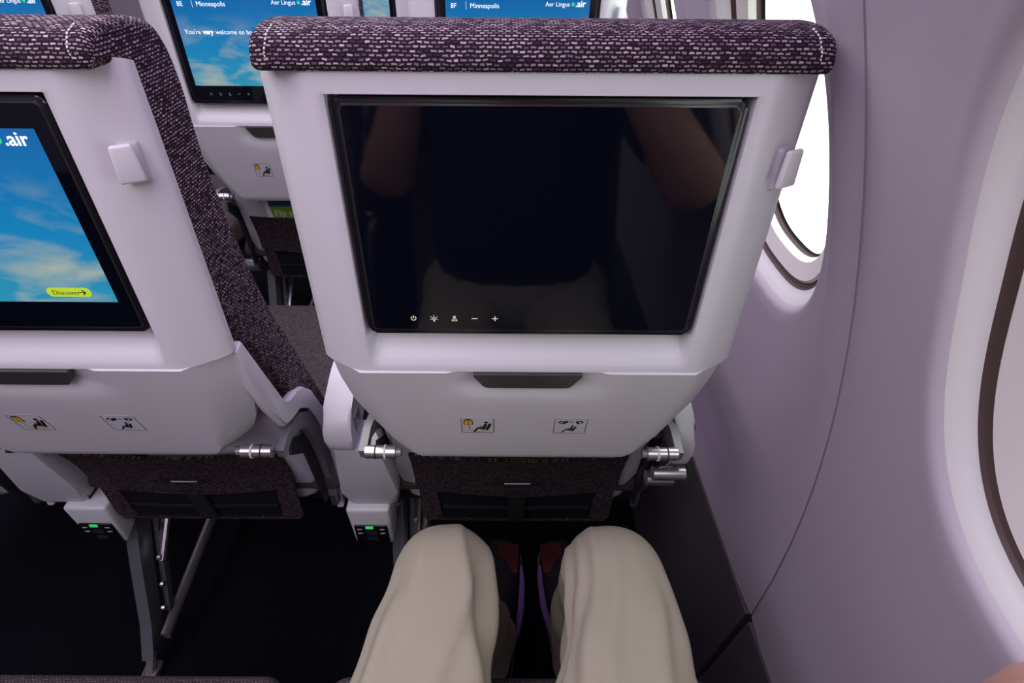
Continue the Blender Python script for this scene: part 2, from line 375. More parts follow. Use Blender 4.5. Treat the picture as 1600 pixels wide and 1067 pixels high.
def make_screen(p, lit, seatno, big):
    z0, z1 = .859, 1.072; W, H = .304, z1 - z0; zc = (z0 + z1) / 2
    body = prism('monitor', rrect(W, H, .0065, 6, 0, zc), 'y', .022, 0, 'black', p, bev=.0025)
    prism('bezel_rim', rrect(W - .008, H - .008, .005, 6, 0, zc), 'y', .001, -.0006, 'rim', body, bev=.0008)
    prism('glass', rrect(W - .012, H - .012, .004, 6, 0, zc), 'y', 0, -.0010, 'glass', body)
    if lit:
        x0, x1, a0, a1 = -.135, .135, .893, 1.048
        obj('display', [(x0, -.0014, a0), (x1, -.0014, a0), (x1, -.0014, a1), (x0, -.0014, a1)], [(0, 1, 2, 3)], lit, body, smooth=False, uvs=[(0, 0), (1, 0), (1, 1), (0, 1)])
        y = -.0018
        text('lettering', seatno, .0115, -.125, 1.0325, y, 'white', body)
        prism('divider', [(-.0965, 1.030), (-.0960, 1.030), (-.0960, 1.043), (-.0965, 1.043)], 'y', y, y + .0001, 'white', body)
        text('lettering', 'Minneapolis', .0115, -.089, 1.0325, y, 'white', body)
        text('lettering', "You're", .0112, -.125, .986, y, 'white', body)
        text('lettering', 'very', .0112, -.0900, .986, y, 'white', body, bold=.0004)
        text('lettering', 'welcome on board', .0112, -.0660, .986, y, 'white', body)
        text('lettering', 'Aer Lingus', .0105, .052, 1.0360, y, 'white', body)
        prism('lettering', [(.1035 + .0032 * math.cos(k), 1.0395 + .0032 * math.sin(k)) for k in [i * .5236 for i in range(12)]], 'y', y, y + .0001, 'shamrock', body)
        text('lettering', '.air', .0150, .108, 1.0355, y, 'white', body, bold=.0003)
        prism('button', rrect(.040, .0095, .0047, 5, .095, .9035), 'y', y + .0002, y, 'btn', body)
        text('lettering', 'Discover', .0068, .080, .9012, y - .0003, 'btxt', body)
        prism('arrow', [(.104, .9031), (.1085, .9031), (.1070, .9012), (.1080, .9008), (.1107, .9036), (.1080, .9064), (.1070, .9060), (.1085, .9041), (.104, .9041)], 'y', y - .0003, y - .0002, 'btxt', body)
    y = -.0016; m = 'icondim' if lit else 'icon'; zi = .8775
    def ring(cx, cz, r, t, a0=0, a1=360, n=14):
        A = [(cx + r * math.cos(R(a0 + (a1 - a0) * i / n)), y, cz + r * math.sin(R(a0 + (a1 - a0) * i / n))) for i in range(n + 1)]
        B = [(cx + (r - t) * math.cos(R(a0 + (a1 - a0) * i / n)), y, cz + (r - t) * math.sin(R(a0 + (a1 - a0) * i / n))) for i in range(n + 1)]
        return A + B, [(i, i + 1, n + 2 + i, n + 1 + i) for i in range(n)]
    def bars(bs):
        vs, fs = [], []
        for (ax, az, bx, bz, t) in bs:
            d = Vector((bx - ax, 0, bz - az)).normalized(); q = Vector((-d.z, 0, d.x)) * t / 2; i = len(vs)
            for (px, pz, s) in ((ax, az, 1), (bx, bz, 1), (bx, bz, -1), (ax, az, -1)): vs.append((px + s * q.x, y, pz + s * q.z))
            fs.append((i, i + 1, i + 2, i + 3))
        return vs, fs
    def join(*parts):
        V, F = [], []
        for v, f in parts: F += [tuple(i + len(V) for i in q) for q in f]; V += v
        return V, F
    t = .0007
    obj('power_icon', *join(ring(-.1085, zi, .0026, t, 120, 420), bars([(-.1085, zi, -.1085, zi + .003, t)])), m, body, smooth=False)
    obj('light_icon', *join(ring(-.0895, zi - .0003, .0017, t), bars([(-.0895 + .0024 * math.cos(R(a)), zi + .0024 * math.sin(R(a)), -.0895 + .0036 * math.cos(R(a)), zi + .0036 * math.sin(R(a)), t) for a in (30, 90, 150, 200, 340)] + [(-.0895, zi - .002, -.0895, zi - .0036, .0014)])), m, body, smooth=False)
    obj('attendant_icon', *join(ring(-.0705, zi + .0016, .0014, t), ring(-.0705, zi - .0026, .0026, t, 0, 180), bars([(-.0731, zi - .0026, -.0679, zi - .0026, t)])), m, body, smooth=False)
    obj('minus_icon', *bars([(-.0545, zi, -.0490, zi, .0008)]), m, body, smooth=False)
    obj('plus_icon', *bars([(-.0355, zi, -.0300, zi, .0008), (-.03275, zi - .0027, -.03275, zi + .0027, .0008)]), m, body, smooth=False)
    return body

TZ0, TY0, TZ1, TY1 = .8138, -.006, .618, .050            # tray plane in side view
TL = math.hypot(TZ0 - TZ1, TY1 - TY0); TN = Vector((0, -(TZ0 - TZ1) / TL, -(TY1 - TY0) / TL))   # outward normal
def tray_pt(u, v, d=0):
    """u across, v metres down the tray, d proud of its face"""
    t = v / TL; p = Vector((u, TY0 + (TY1 - TY0) * t, TZ0 + (TZ1 - TZ0) * t)); return p + TN * d
HW = [(0, .2035), (.05, .203), (.10, .197), (.14, .186), (.165, .175), (.182, .163), (.192, .152), (.1975, .142)]
def make_tray(p):
    vrows = [-.001, 0, .002, .006, .012, .018, .024, .030, .040, .055, .075, .10, .12, .14, .152, .165, .175, .184, .190, .195, .1975]
    us = [0, .08, .16, .24, .32, .40, .48, .56, .64, .72, .78, .82, .86, .90, .95, .985, 1.0]; us = [-u for u in us[:0:-1]] + us
    vs = []
    def dish(u, v): return .0085 * (1 - smooth01((abs(u) - .048) / .035)) * (1 - smooth01((v - .022) / .024)) * 1
    for v in vrows:
        hw = interp(HW, max(v, 0))
        for u in us:
            a = abs(u); ch = -.030 * max(0, a - .83) / .17 if a > .83 else 0          # side chamfer
            d = ch - dish(u * hw, v) - (.004 if v < 0 else 0) - .003 * smooth01((v - .188) / .01)
            vs.append(tray_pt(u * hw, v, d))
    n = len(us); fs = [(i * n + k, i * n + k + 1, (i + 1) * n + k + 1, (i + 1) * n + k) for i in range(len(vrows) - 1) for k in range(n - 1)]
    nb = len(vs); m = len(vrows)
    loop = [k for k in range(n)] + [i * n + n - 1 for i in range(1, m)] + [(m - 1) * n + k for k in range(n - 2, -1, -1)] + [i * n for i in range(m - 2, 0, -1)]
    for i in loop: q = Vector(vs[i]); vs.append(Vector((q.x * .985, q.y + .016, q.z)))
    L = len(loop); fs += [(loop[i], loop[(i + 1) % L], nb + (i + 1) % L, nb + i) for i in range(L)] + [tuple(nb + i for i in range(L))]
    t = obj('tray_table', vs, fs, 'shell', p, sharp=40)
    def plate(name, pts, d0, d1, m, par):
        A = [tray_pt(u, v, d1) for u, v in pts]; B = [tray_pt(u, v, d0) for u, v in pts]; k = len(pts)
        return obj(name, A + B, [tuple(range(k)), tuple(range(k, 2 * k))] + [(i, (i + 1) % k, k + (i + 1) % k, k + i) for i in range(k)], m, par, sharp=30)
    plate('latch', [(-.0535, .001), (.0535, .001), (.0545, .004), (.0450, .0215), (.0425, .0240), (.038, .0247), (-.038, .0247), (-.0425, .0240), (-.0450, .0215), (-.0545, .004)], -.012, .0012, 'latch', t)
    def placard(cx, cv, kind):
        w, h = .0375, .0345
        pl = plate('placard', [(cx + a, cv + b) for a, b in rrect(w, h, .0022, 4)], -.001, .00025, 'label', t)
        O = [(cx + a, cv + b) for a, b in rrect(w, h, .0022, 4)]; I = [(cx + a, cv + b) for a, b in rrect(w - .0014, h - .0014, .0016, 4)]; k = len(O)
        obj('border', [tray_pt(u, v, .0004) for u, v in O + I], [(i, (i + 1) % k, k + (i + 1) % k, k + i) for i in range(k)], 'ink', pl, smooth=False)
        def flat(nm, polys, m, d=.0005):
            V, F = [], []
            for po in polys: F.append(tuple(range(len(V), len(V) + len(po)))); V += [tray_pt(cx + u, cv + v, d) for u, v in po]
            return obj(nm, V, F, m, pl, smooth=False)
        def disc(x, y, r, ry=None): return [(x + r * math.cos(i * .5236), y + (ry or r) * math.sin(i * .5236)) for i in range(12)]
        def man(ox, oy, s, sv):
            f = lambda L: [(ox + a * s, oy + b * sv) for a, b in L]
            return [disc(ox + 3.2 * s, oy - 6.6 * sv, 2.2 * s, 1.7 * sv), f([(1.2, -4.4), (4.4, -4.2), (2.6, 2.6), (-1.0, 2.6)]), f([(-1.2, .6), (2.2, 3.2), (1.6, 5.2), (-6.0, 3.4), (-5.6, 1.2)]),
                    f([(-6.2, 1.2), (-4.4, 2.8), (-8.4, 9.0), (-11.0, 9.0)]), f([(6.0, -5.0), (8.6, -5.4), (8.8, -3.2), (5.2, 5.8), (3.0, 6.0), (2.2, 4.6)]), f([(-4.0, -1.4), (1.0, -.4), (1.0, .6), (-4.0, -.4)])]
        if kind == 'vest':
            flat('figure', man(.0062, .0020, .00110, .00148), 'ink')
            vx, vy = -.0105, -.0085
            flat('vest', [[(vx + a * .001, vy + b * .00128) for a, b in L] for L in ([(-4.6, 4.4), (-3.8, -2.8), (-.4, -3.6), (-.4, 4.4)], [(.4, 4.4), (.4, -3.6), (3.8, -2.8), (4.6, 4.4)])], 'yellow', .0006)
            flat('vest_outline', [[(vx + a * .001, vy + b * .00128) for a, b in L] for L in ([(-5.6, 5), (-5, -3), (-2.4, -5.4), (2.4, -5.4), (5, -3), (5.6, 5)],)], 'ink', .0005)
            flat('cord', [[(vx + .0003, vy + .0075), (vx + .0008, vy + .0075), (vx + .0013, vy + .0190), (vx + .0008, vy + .0190)], [(vx + .0008, vy + .0190), (vx + .0013, vy + .0184), (vx + .0050, vy + .0200), (vx + .0050, vy + .0206)]], 'ink')
            flat('vest_pouch', [[(.0000, .0118), (.0075, .0118), (.0075, .0142), (.0000, .0142)]], 'yellow', .0006)
        else:
            flat('figure', man(.0000, .0058, .00086, .00100), 'ink')
            flat('lap_belt', [[(-.0040, .0075), (.0010, .0090), (.0010, .0105), (-.0040, .0092)]], 'blue', .0006)
            flat('hand', [[(-.0150, -0.0095), (-.0120, -0.0130), (-.0085, -0.0114), (-.0035, -0.0130), (-.0030, -0.0085), (-.0080, -0.0053), (-.0120, -0.0063)]], 'ink')
            flat('hand', [[(.0150, -0.0095), (.0120, -0.0133), (.0085, -0.0122), (.0060, -0.0127), (.0058, -0.0085), (.0080, -0.0050), (.0120, -0.0063)]], 'ink')
            flat('cuff', [[(-.0118, -0.0111), (-.0092, -0.0101), (-.0095, -0.0074), (-.0118, -0.0079)]], 'label', .0006); flat('cuff', [[(.0118, -0.0114), (.0092, -0.0108), (.0095, -0.0069), (.0118, -0.0076)]], 'label', .0006)
            flat('arrow', [[(.0045, -0.0111), (.0045, -0.0098), (.0010, -0.0098), (.0010, -0.0082), (-.0015, -0.0105), (.0010, -0.0127), (.0010, -0.0111)]], 'blue', .0006)
    placard(-.0530, .1080, 'vest'); placard(.0530, .1080, 'buckle')
    for s in (-1, 1):                                                             # hinge knuckles at the lower corners
        c = tray_pt(s * .178, .188, -.004)
        h = tube('hinge', [(c.x - .019, c.y, c.z), (c.x + .019, c.y, c.z)], .0085, 'silver', t, 16)
        tube('hinge_band', [(c.x - s * .006 - .0012, c.y, c.z), (c.x - s * .006 + .0012, c.y, c.z)], .0095, 'shell', h, 16)
        tube('hinge_band', [(c.x + s * .006 - .0008, c.y, c.z), (c.x + s * .006 + .0008, c.y, c.z)], .0091, 'dark', h, 16)
        tube('hinge_pin', [(c.x - s * .019, c.y, c.z), (c.x - s * .026, c.y, c.z)], .0055, 'grey', h, 12)
    return t

def sweep_cushion(name, prof, hw, m, p, rnd=.016):
    """closed (y,z) outline swept across x with rounded ends, UVs in metres"""
    n = len(prof); pr = [Vector((a, b)) for a, b in prof]
    nor = []
    for i in range(n):
        t = (pr[(i + 1) % n] - pr[i - 1]).normalized(); nor.append(Vector((t.y, -t.x)))
    ar = sum(pr[i].x * pr[(i + 1) % n].y - pr[(i + 1) % n].x * pr[i].y for i in range(n))
    sg = -1 if ar > 0 else 1                        # inward
    arc = [0]
    for i in range(1, n + 1): arc.append(arc[-1] + (pr[i % n] - pr[i - 1]).length)
    st = []
    for k in range(6): a = R(90 * k / 5); st.append((-hw + rnd * (1 - math.sin(a)), rnd * (1 - math.cos(a))))
    st = [(-hw + rnd * (1 - math.cos(R(90 * k / 5))), rnd * (1 - math.sin(R(90 * k / 5)))) for k in range(6)]
    st += [(x, 0) for x in (-hw * .5, 0, hw * .5)] + [(-x, i) for x, i in st[::-1]]
    vs, uv, fs = [], [], []
    for (x, ins) in st:
        for i in range(n + 1):
            q = pr[i % n] + nor[i % n] * sg * ins; vs.append((x, q.x, q.y)); uv.append((x + (ins if x > 0 else -ins), arc[i]))
    w_ = n + 1
    fs = [(j * w_ + i, j * w_ + i + 1, (j + 1) * w_ + i + 1, (j + 1) * w_ + i) for j in range(len(st) - 1) for i in range(n)]
    for j in (0, len(st) - 1):                      # end caps with their own flat UVs
        b0 = len(vs)
        for i in range(n): q = vs[j * w_ + i]; vs.append(q); uv.append((q[1], q[2]))
        fs.append(tuple(range(b0, b0 + n)))
    return obj(name, vs, fs, m, p, uvs=uv, sharp=60)

def spline(pts, k=5):
    o = []; n = len(pts)
    for i in range(n):
        a, b, c, d = (Vector(pts[(i + j) % n]) for j in (-1, 0, 1, 2))
        for t in [q / k for q in range(k)]:
            o.append(tuple(.5 * (2 * b + (c - a) * t + (2 * a - 5 * b + 4 * c - d) * t * t + (3 * b - a - 3 * c + d) * t ** 3)))
    return o

def make_seat(name, loc, label, lit=None, seatno='', group=None, wings=(1,)):
    p = empty(name, loc, label, 'seat', group)
    make_shell(p, wings)
    make_screen(p, lit, seatno, 0)
    make_tray(p)
    # fabric-covered cushion: its top wraps back over the shell
    prof = spline([(-.006, 1.090), (-.0065, 1.102), (.003, 1.1125), (.030, 1.1165), (.066, 1.113), (.092, 1.100), (.104, 1.06), (.104, .97), (.134, .82), (.196, .66), (.250, .50), (.225, .455), (.195, .50), (.120, .68), (.072, .78), (.038, .86), (.030, .95), (.030, 1.07), (.018, 1.0875)], 5)
    c = sweep_cushion('backrest', prof, .2020, 'fabric', p, .0065)
    for s in (-1, 1):                               # stitched seams near each end of the head band
        for i in range(12):
            a = i / 12; b = (i + .55) / 12
            q = lambda t: (s * (.1905 - .003 * t), interp([(0, -.0070), (.4, -.0076), (.7, .0000), (1, .014)], t), interp([(0, 1.092), (.4, 1.103), (.7, 1.1118), (1, 1.1160)], t))
            tube('stitch', [q(a), q(b)], .0006, 'paper', c, 5)
    # bottom cushion
    sp = spline([(.18, .40), (.17, .445), (.25, .462), (.45, .468), (.612, .466), (.648, .445), (.645, .405), (.60, .385), (.35, .380)], 5)
    sweep_cushion('seat_cushion', sp, .226, 'fabric2', p, .02)
    rbox('seat_pan', (0, .40, .365), (.42, .42, .03), 'dark', p, .006)
    # coat hook on the right chamfer
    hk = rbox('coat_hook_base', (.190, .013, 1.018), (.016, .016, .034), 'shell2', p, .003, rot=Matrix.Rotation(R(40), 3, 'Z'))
    rbox('coat_hook', (.195, -.003, 1.022), (.020, .005, .030), 'shell', hk, .0028, rot=Matrix.Rotation(R(28), 3, 'Z'), taper=(.8, 1))
    # lower back shell, below the tray
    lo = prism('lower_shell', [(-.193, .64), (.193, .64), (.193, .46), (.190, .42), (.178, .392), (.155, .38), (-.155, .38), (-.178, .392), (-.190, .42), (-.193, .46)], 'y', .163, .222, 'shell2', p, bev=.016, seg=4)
    for v in lo.data.vertices: v.co.y += -.06 * smooth01((v.co.z - .44) / .22)
    # literature pocket: woven header and sides, mesh middle, webbing
    pk = empty('pocket', (0, 0, 0)); pk.parent = p
    def curved(nm, x0, x1, z0f, z1f, y, m, bulge=.012, nx=16, nz=4, th=.004):
        V, U, F = [], [], []
        for side in (0, th):
            for j in range(nz + 1):
                for i in range(nx + 1):
                    a = i / nx; za, zb = z0f(a), z1f(a); z = za + (zb - za) * j / nz; x = x0(j / nz) + (x1(j / nz) - x0(j / nz)) * a
                    V.append((x, y - bulge * (1 - (x / .16) ** 2) * smooth01((z - .33) / .17) + side - .05 * smooth01((z - .46) / .2), z)); U.append((x, z))
        w_ = nx + 1; h = (nz + 1) * w_
        for s_ in (0, h): F += [(s_ + j * w_ + i, s_ + j * w_ + i + 1, s_ + (j + 1) * w_ + i + 1, s_ + (j + 1) * w_ + i) for j in range(nz) for i in range(nx)]
        for j in range(nz): F += [(j * w_, (j + 1) * w_, h + (j + 1) * w_, h + j * w_), (j * w_ + nx, (j + 1) * w_ + nx, h + (j + 1) * w_ + nx, h + j * w_ + nx)]
        F += [(i, i + 1, h + i + 1, h + i) for i in range(nx)] + [(nz * w_ + i, nz * w_ + i + 1, h + nz * w_ + i + 1, h + nz * w_ + i) for i in range(nx)]
        return obj(nm, V, F, m, pk, uvs=U)
    k = lambda v: (lambda a: v)
    curved('header_band', k(-.160), k(.160), lambda a: .449 - .010 * math.sin(math.pi * a), k(.552), .138, 'pocketfab', th=.006)
    curved('side_band', lambda t: -.156 , lambda t: -.122 - .006 * t, k(.366), k(.452), .141, 'pocketfab', nx=4)
    curved('side_band', lambda t: .122 + .006 * t, lambda t: .156, k(.366), k(.452), .141, 'pocketfab', nx=4)
    curved('net', k(-.13), k(.13), k(.366), k(.452), .144, 'mesh')
    curved('net_fold', k(-.12), k(.12), k(.395), k(.401), .141, 'tape', nz=1)
    curved('strap', k(-.014), k(.014), k(.366), k(.452), .138, 'tape', nx=3)
    curved('hem', k(-.15), k(.15), k(.360), k(.366), .141, 'pocketfab', nz=1)
    curved('label_tab', k(-.030), k(.030), k(.473), k(.485), .1360, 'tape', nx=6, nz=1)
    curved('label_print', k(-.020), k(.020), k(.479), k(.481), .1350, 'label', nx=6, nz=1)
    # tray arms: from the hinge over the top of the lower shell and down to a pivot
    for s in (-1, 1):
        ap = [(.056, .622), (.088, .628), (.120, .617), (.143, .596), (.160, .55), (.172, .495), (.177, .44), (.174, .395)]
        vs, fs = [], []
        for i, (y, z) in enumerate(ap):
            t = (Vector(ap[min(i + 1, 7)]) - Vector(ap[max(i - 1, 0)])).normalized(); nn = Vector((-t.y, t.x)) * (.008 + .004 * (i > 1)); x = s * .203
            for dx, k_ in ((-.005, 1), (.005, 1), (.005, -1), (-.005, -1)): vs.append((x + dx, y + nn.x * k_, z + nn.y * k_))
        for i in range(7): fs += [(i * 4 + k_, i * 4 + (k_ + 1) % 4, i * 4 + 4 + (k_ + 1) % 4, i * 4 + 4 + k_) for k_ in range(4)]
        fs += [(0, 1, 2, 3), (28, 29, 30, 31)]
        arm = obj('tray_arm', vs, fs, 'grey', p, sharp=40)
        rbox('pivot_clip', (s * .203, .172, .385), (.012, .016, .040), 'silver', arm, .003)
        prism('arm_slot', [(.10, .60), (.150, .56), (.172, .40), (.150, .395), (.13, .54), (.09, .58)], 'x', s * .1935, s * .198, 'dark', p)
    return p

SP = .512
CX = .0275; RY = .43
seatF = make_seat('airline_seat', (CX, RY, 0), 'white-backed seat straight ahead with a switched-off black screen above the knees', wings=())
seatE = make_seat('airline_seat', (CX - SP, RY, 0), 'white-backed seat at the left edge with a lit sky screen and Discover button', 'skyA', '9E')
seatC = make_seat('airline_seat', (CX, RY + .787, 0), 'seat one row ahead by the windows with lit screen reading 8F', 'skyB', '8F')
seatD = make_seat('airline_seat', (CX - SP, RY + .787, 0), 'seat one row ahead on the left with lit screen reading 8E', 'skyB', '8E')

def copy_tree(o, loc, label, skip=()):
    c = o.copy(); COL.objects.link(c); c.location = loc; c['label'] = label
    def kids(a, b):
        for ch in list(a.children):
            if ch.name.split('.')[0] in skip: continue
            d = ch.copy(); COL.objects.link(d); d.parent = b; kids(ch, d)
    kids(o, c); return c
copy_tree(seatC, (CX, RY + 2 * .787, 0), 'seat two rows ahead on the window side, only a sliver showing behind the 8F screen')
copy_tree(seatD, (CX - SP, RY + 2 * .787, 0), 'seat two rows ahead on the left, its back glimpsed between the lit screens')
copy_tree(seatD, (CX - 2 * SP, RY + .787, 0), 'aisle seat one row ahead, glimpsed past the dark weave of the left seat')
copy_tree(seatE, (CX - 2 * SP, RY, 0), 'aisle seat beside the left lit seat, mostly past the frame edge')
copy_tree(seatF, (CX, RY - .787, 0), 'seat under the person in khaki trousers, grey weave cushion corner showing')
copy_tree(seatF, (CX - SP, RY - .787, 0), 'empty seat beside the person, its grey cushion edge along the bottom left')

# ------------------------------------------------------------------ between the seats: armrests, sockets, legs
def armrest(loc, label, outer=False):
    p = empty('armrest', loc, label, 'armrest', 'armrests between the seats')
    hw = .013 if outer else .020
    prof = [(.118, .560), (.116, .590), (.128, .616), (.17, .634), (.24, .645), (.50, .645), (.535, .632), (.535, .612), (.50, .598), (.24, .590), (.18, .560), (.145, .545)]
    prism('arm_pad', spline(prof, 3), 'x', -hw, hw, 'shell', p, bev=.006, seg=3)
    rbox('recline_button', (hw, .152, .590), (.004, .026, .030), 'grey', p, .0015)
    if not outer:
        q = prism('stanchion_cover', [(-.022, .560), (.062, .560), (.066, .44), (.062, .402), (.052, .394), (-.012, .394), (-.020, .402), (-.024, .44)], 'y', .122, .185, 'shell2', p, bev=.010, seg=3)
        for v in q.data.vertices: v.co.y += .02 * smooth01((.5 - v.co.z) / .1)
    rbox('arm_frame', (0, .24, .50), (.022, .07, .24), 'dark', p, .004)
    return p
XA = CX - SP / 2
armrest((XA, RY, 0), 'pale armrest between the dark-screen seat and the lit seat on its left')
armrest((XA - SP, RY, 0), 'armrest at the far left edge beyond the lit seat')
armrest((XA, RY + .787, 0), 'armrest one row ahead, seen through the gap between the seat backs')
armrest((.250, RY - .03, .01), 'rounded armrest end squeezed between the dark-screen seat and the cabin wall', True)

def socket(loc, label):
    p = empty('power_socket', loc, label, 'power socket', 'power sockets under the seats')
    bm = bmesh.new(); bmesh.ops.create_cube(bm, size=1)
    for v in bm.verts:
        rear = v.co.y < 0; up = v.co.z > 0
        v.co = Vector((v.co.x * .072 * (.92 if not up else 1), (0 if rear else .085) + (.006 if rear and not up else 0), (.055 if up else -.047) + (.03 if (not rear and not up) else 0)))
    bmesh.ops.bevel(bm, geom=list(bm.edges), offset=.006, segments=3, profile=.5, affect='EDGES')
    h = from_bm('housing', bm, 'shell', p)
    f = rbox('socket_face', (0, .0025, -.014), (.056, .005, .052), 'black', p, .002)
    rbox('status_light', (-.002, -.0005, .008), (.013, .002, .006), 'led', f, .0006)
    for dx, dz in ((-.019, .003), (-.019, -.008), (.019, .003), (.019, -.008)): rbox('mark', (dx, -.0004, dz), (.008, .001, .0012), 'label', f, 0)
    for dz in (-.004, -.020): rbox('outlet', (0, -.0004, dz - .004), (.018, .001, .009), 'dark', f, 0)
    return p
socket((XA + .012, RY + .130, .345), 'white power socket box with green light, beside the left khaki knee')
socket((XA - SP + .060, RY + .130, .345), 'white power socket box hanging under the lit left seat')

def leg(loc, label, beam=True):
    p = empty('seat_leg', loc, label, 'seat leg', 'seat legs')
    prism('rear_strut', [(.26, .36), (.20, .36), (.135, .22), (.085, .10), (.045, .045), (.075, .030), (.115, .085), (.165, .20)], 'x', -.022, .0, 'leg', p, bev=.003)
    prism('strut_flange', [(.275, .36), (.245, .36), (.175, .21), (.120, .09), (.135, .085), (.19, .20)], 'x', .004, .014, 'leg', p, bev=.002)
    tube('diagonal_brace', [(.010, .085, .060), (.012, .25, .085), (.016, .52, .125), (.016, .62, .30)], .015, 'brace', p, 10, flat=.6)
    tube('link_rod', [(.018, .16, .20), (.018, .24, .27), (.018, .30, .33)], .006, 'silver', p, 8)
    tube('front_leg', [(-.01, .62, .02), (-.01, .60, .34)], .018, 'leg', p, 10)
    if beam: tube('cross_beam', [(-.30, .22, .35), (.75, .22, .35)], .02, 'leg', p, 12)
    for (y, z) in ((.19, .26), (.16, .21), (.135, .16), (.11, .12)): tube('bolt', [(.014, y, z), (.020, y, z)], .005, 'silver', p, 8)
    tube('track_fitting', [(-.008, .060, .050), (-.010, .045, .026), (-.012, .035, .012)], .009, 'brace', p, 8)
    rbox('track_shoe', (-.012, .035, .010), (.030, .05, .016), 'silver', p, .004)
    return p
leg((-.655, RY, 0), 'grey metal seat leg with diagonal brace standing on the dark carpet at left')
leg((-.655, RY + .787, 0), 'metal seat leg one row ahead, in the shadows beneath the seats')
leg((-.175, RY + .02, 0), 'metal seat leg in the dark just left of the left khaki knee', False)
tag(rbox('track_cover', (-.70, .40, .012), (.06, .10, .024), 'leg', None, .006), 'dark grey plastic cover on the floor track at the bottom left', 'track cover')

# tray support tubes at the outboard side of the front seat
t = empty('support_bracket', (CX + .215, RY + .10, .50), 'silver tube and bracket beside the wall, under the right tray hinge', 'bracket')
tube('tube_end', [(-.022, .0, .035), (.024, .0, .035)], .0105, 'silver', t, 16)
tube('tube_end', [(-.022, .02, .0), (.018, .02, .0)], .012, 'silver', t, 16)
rbox('bracket_plate', (.026, .035, .045), (.022, .006, .11), 'brace', t, .002)
tube('wire_clip', [(-.018, -.008, .085), (-.006, -.010, .10), (.004, -.008, .085), (-.008, -.008, .06), (-.016, -.006, .055)], .0016, 'silver', t, 6)

# papers in the pockets
def booklet(name, loc, size, m, label, rot=0, tilt=14, stripe=None, words=None):
    o = rbox(name, (0, 0, 0), size, m, None, .0008, 1); o.location = loc; o.rotation_euler = (R(tilt), 0, R(rot))
    tag(o, label, 'booklet')
    if stripe:
        for (x, wd, mm) in stripe: rbox('cover_stripe', (x, -size[1] / 2 - .0004, 0), (wd, .0006, size[2] * .98), mm, o, 0)
    if words:
        for (tx, sz, x, z, mm) in words: text('lettering', tx, sz, x, z, -size[1] / 2 - .0012, mm, o)
    return o
booklet('safety_card', (CX + .005, RY + .1370, .512), (.13, .0015, .090), 'green', 'green card edge peeking out of the pocket under the dark screen')
booklet('magazine', (CX - .02, RY + .1395, .511), (.17, .0015, .088), 'paper', 'white paper behind the green card in the pocket under the dark screen')
booklet('magazine', (CX - SP + .02, RY + .1375, .515), (.22, .002, .092), 'paper', 'white booklet with green stripes in the pocket under the lit left seat', stripe=[(-.075, .028, 'green'), (.085, .012, 'green')])
b = booklet('flyer', (CX - SP - .024, RY + .787 + .1130, .5615), (.17, .002, .096), 'paper', 'flyer reading Fly in the pocket one row ahead, between the two seat backs')
rbox('cover_band', (.006, -.0014, .0365), (.158, .0006, .022), 'teal', b, 0); rbox('cover_band', (.006, -.0014, .0035), (.158, .0006, .044), 'green', b, 0)
text('lettering', 'Fly s', .026, -.066, -.0035, -.0022, 'label', b, bold=.0004)

# ------------------------------------------------------------------ the person
P = empty('person', (CX, -.1, 0), 'seated person in khaki trousers and dark trainers, knees against the seat ahead', 'person')
def loc(p): return (p[0] - CX, p[1] + .1, p[2])
def skin_mesh(name, verts, edges, radii, root, m, sub=2):
    me = bpy.data.meshes.new(name); me.from_pydata([loc(v) for v in verts], edges, []); o = bpy.data.objects.new(name, me); COL.objects.link(o); o.parent = P
    md = o.modifiers.new('skin', 'SKIN'); md.use_smooth_shade = True
    for i, r in enumerate(radii):
        sv = me.skin_vertices[0].data[i]; sv.radius = r if isinstance(r, tuple) else (r, r); sv.use_root = (i == root)
    o.modifiers.new('sub', 'SUBSURF').levels = sub; o.modifiers['sub'].render_levels = sub
    dg = bpy.context.evaluated_depsgraph_get(); bpy.context.view_layer.update()
    m2 = bpy.data.meshes.new_from_object(o.evaluated_get(bpy.context.evaluated_depsgraph_get())); o.modifiers.clear(); o.data = m2
    m2.materials.clear(); m2.materials.append(M[m])
    for q in m2.polygons: q.use_smooth = True; q.material_index = 0
    return o
